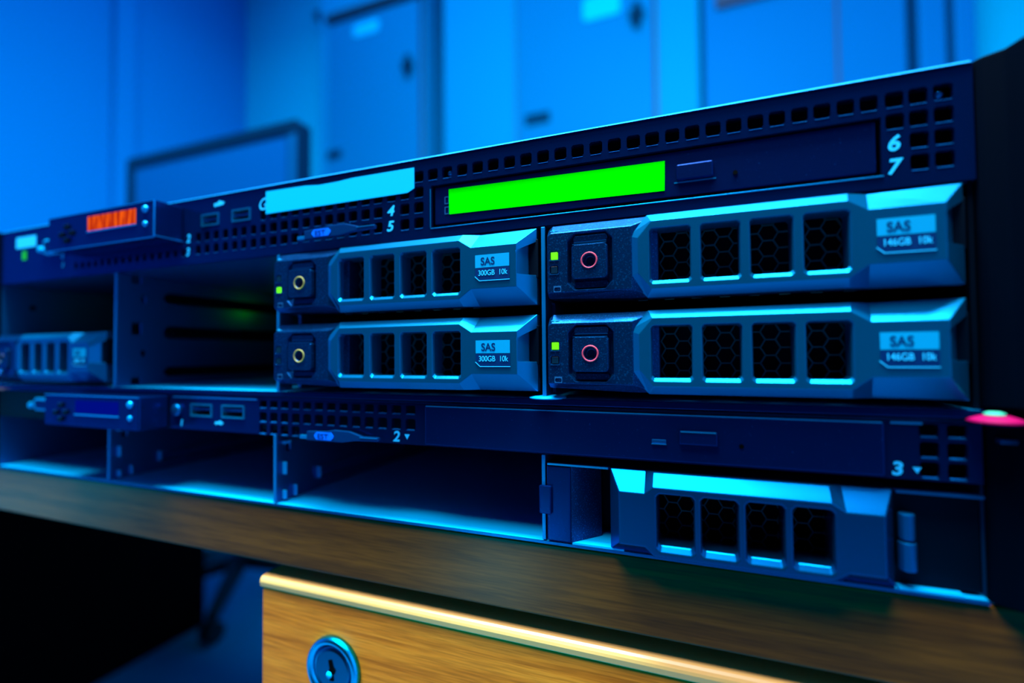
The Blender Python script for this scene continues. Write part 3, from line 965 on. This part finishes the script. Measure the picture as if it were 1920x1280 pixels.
    R = [(25.2, 6.3, -3.6), (25.2, 18.9, -3.6), (31, 24.7, -2.7), (80.8, 24.7, -2.7), (85.6, 24.7, 0), (105.2, 25.0, 0), (105.2, 20.6, 0), (102.6, 20.5, -1.0),
         (102.6, 9.8, -1.0), (105.2, 9.7, 0), (105.2, .2, 0), (85.6, .3, 0), (80.8, .3, -2.7), (31, .3, -2.7)]
    P = [(28.6, 7.5), (28.6, 17.7), (32.4, 22.3), (80.3, 22.3), (84.6, 19.5), (100, 19.5), (100, 17.2), (100, 16.8), (100, 10.2), (100, 9.8), (100, 5.8), (84.6, 5.8), (80.3, 2.7), (32.4, 2.7)]
    rb, _ = q.loop([(x, (2.5 if y > -3 else -1.5), z) for x, z, y in R])
    r0, _ = q.loop([(x, y, z) for x, z, y in R])
    p0, pe = q.loop([(x, -5, z) for x, z in P])
    q.bridge(rb, r0)
    q.bridge(r0, p0)
    es = list(pe)
    rb_e = []
    back, be = q.loop([(x, (2.5 if y > -3 else -1.5), z) for x, z, y in R])
    for a, c in WINS:
        A = octo(a - .15, c + .15, 4.1, 20.2, .8)
        B_ = octo(a + .2, c - .2, 5.1, 19.9, .7)
        l0, le = q.loop([(x, -5, z) for x, z in A])
        l1, _ = q.loop([(x, -4.1, z) for x, z in B_])
        l2, _ = q.loop([(x, 1.5, z) for x, z in B_])
        q.bridge(l0, l1)
        q.bridge(l1, l2)
        es += le
    q.fill(es)
    hd = q.build('handle', 'handle', t, bevel=.3)
    q = MB().box(101.9, 105.6, -.2, 6, 8.8, 21.5)
    q.build('handle_catch', 'dark', t, bevel=.3)
    # label plate
    lp = MB().prism([(86.2, 16.8), (97.8, 16.8), (97.8, 12.6), (86.2, 12.6)], -5.16, -5.02).build('label_plate', 'plate_hi', hd)
    MB().prism([(86.2, 12.5), (97.8, 12.5), (97.8, 8.4), (87.7, 8.4), (86.2, 9.8)], -5.14, -5.02).build('capacity_plate', 'plate_lo', hd)
    MB().prism([(86.0, 9.7), (87.6, 8.2), (97.9, 8.2), (97.9, 8.42), (87.7, 8.42), (86.15, 9.85)], -5.18, -5.02).build('plate_edge', 'print', hd)
    text('lettering', 'SAS', 88.1, -5.2, 13.45, 3.5, 'plate_lo', lp, (0, 0, 0), .88, 0, .05)
    text('lettering', cap, 87.2, -5.2, 10.0, 2.5, 'print', lp, (0, 0, 0), .82, 0, .02)
    text('lettering', '10k', 94.2, -5.2, 10.0, 2.5, 'print', lp, (0, 0, 0), .80, 0, .02)
    return t


carrier('silver drive carrier reading 300GB, yellow button ring, its lower status light green', 209.4, 76.0, 1.036, 'ring_yellow', (0, 1), '300GB')
carrier('silver drive carrier reading 300GB, yellow button ring, both status lights out', 209.4, 48.0, 1.036, 'ring_yellow', (0, 0), '300GB')
carrier('drive carrier with coral button ring and green light, right under the optical drive', 322.2, 76.0, 1.0, 'ring_red', (1, 0), '146GB')
carrier('drive carrier with coral button ring and green light, lower of the two at the right', 322.2, 48.0, 1.0, 'ring_red', (1, 0), '146GB')
carrier('drive carrier alone in the leftmost column, below an empty bay', 5.6, 48.0, .872, 'led_off', (0, 0), '300GB')

# 1U carrier, of another design: open at the left, broad bevelled top
t = thing('drive_carrier', 'drive carrier in the lower server, its left end open, broad pale sloping top', 'drive carrier', (321.2, 0, 1.0))
O = (0, 0, 0)
L = (321.2, 0, 1.0)
MB(L).box(325, 425, 14, 140, 2.2, 24).build('drive_tray', 'dark', t)
MB(L).box(321.3, 341, -1.0, 12, 25.1, 25.8).build('frame_top', 'panel', t, bevel=.2)
MB(L).box(321.6, 340.6, -1.15, -.8, 25.2, 25.75).build('top_edge', 'cap_edge', t)
MB(L).box(321.2, 329, -1.0, 3, 1.6, 25.0).build('side_plate', 'panel', t, bevel=.4)
MB(L).box(319.0, 323, -2.2, -.7, 10.0, 18.8).build('side_hook', 'panel', t, bevel=.4)
q = MB(L)
vs = [q.v(p) for p in ((329.1, -1, 1.8), (329.1, -1, 25), (336.8, 8, 25), (336.8, 8, 1.8))]
q.bm.faces.new(vs)
vs2 = [q.v(p) for p in ((329.1, 0, 1.8), (329.1, 0, 25), (336.8, 9, 25), (336.8, 9, 1.8))]
q.bm.faces.new(vs2[::-1])
q.bridge(vs, vs2)
q.build('inner_cheek', 'bezel', t)
MB(L).box(329.2, 345, -.6, 12, 1.15, 1.75).build('frame_floor', 'steel', t)
q = MB(L)
R = [(341.0, 1.2, 0), (341.0, 25.6, 0), (351.5, 25.6, 0), (354, 25.6, -1.6), (397.5, 25.6, -1.6), (400.6, 25.6, 0), (411.6, 25.6, 0), (411.6, 1.2, 0), (401, 1.2, 0), (397.5, 1.2, 0), (354, 1.2, 0), (351.5, 1.2, 0)]
P = [(344.4, 5.0), (344.4, 19.9), (351.5, 19.9), (354.0, 21.9), (397.5, 21.9), (400.6, 19.9), (408.6, 19.9), (408.6, 5), (401, 5), (397.5, 2.6), (354, 2.6), (351.5, 5)]
rb, _ = q.loop([(x, 9, z) for x, z, y in R])
r0, _ = q.loop(R and [(x, y, z) for x, z, y in R])
p0, pe = q.loop([(x, -5, z) for x, z in P])
q.bridge(rb, r0)
q.bridge(r0, p0)
es = list(pe)
for a, c in ((354.9, 364.9), (366.6, 376.0), (377.8, 387.0), (388.8, 398.0)):
    A = octo(a - .15, c + .15, 3.9, 20.4, .9)
    B_ = octo(a + .25, c - .25, 5.6, 20.0, .8)
    l0, le = q.loop([(x, -5, z) for x, z in A])
    l1, _ = q.loop([(x, -3.6, z) for x, z in B_])
    l2, _ = q.loop([(x, 5, z) for x, z in B_])
    q.bridge(l0, l1)
    q.bridge(l1, l2)
    es += le
q.fill(es)
q.build('handle', 'handle_dark', t, bevel=.3)
hc = honeycomb(351, 402, 3.5, 24, 8, 8.8)
hc.O = Vector((0, 0, 0))
hc = hc.build('honeycomb_grille', 'hex', t)
hc.location = -Vector(L) * MM
MB(L).box(411.8, 429.4, -1.0, 12, 25.0, 25.6).build('frame_top', 'panel', t, bevel=.2)
MB(L).box(412, 429, -1.15, -.8, 25.05, 25.6).build('top_edge', 'steel_dark', t)
MB(L).box(411.8, 429.2, 2, 4, 1.8, 24.9).build('end_plate', 'dark', t)
MB(L).box(412.2, 425, -.8, 1.9, 1.1, 1.7).build('end_foot', 'steel', t)
MB(L).cyl((414.2, -.2), 1.9, 6, 13, 'z', 20).cyl((414.2, -.2), 1.7, 13.6, 20, 'z', 20).build('latch_barrel', 'steel_dark', t, smooth=False, bevel=.3)
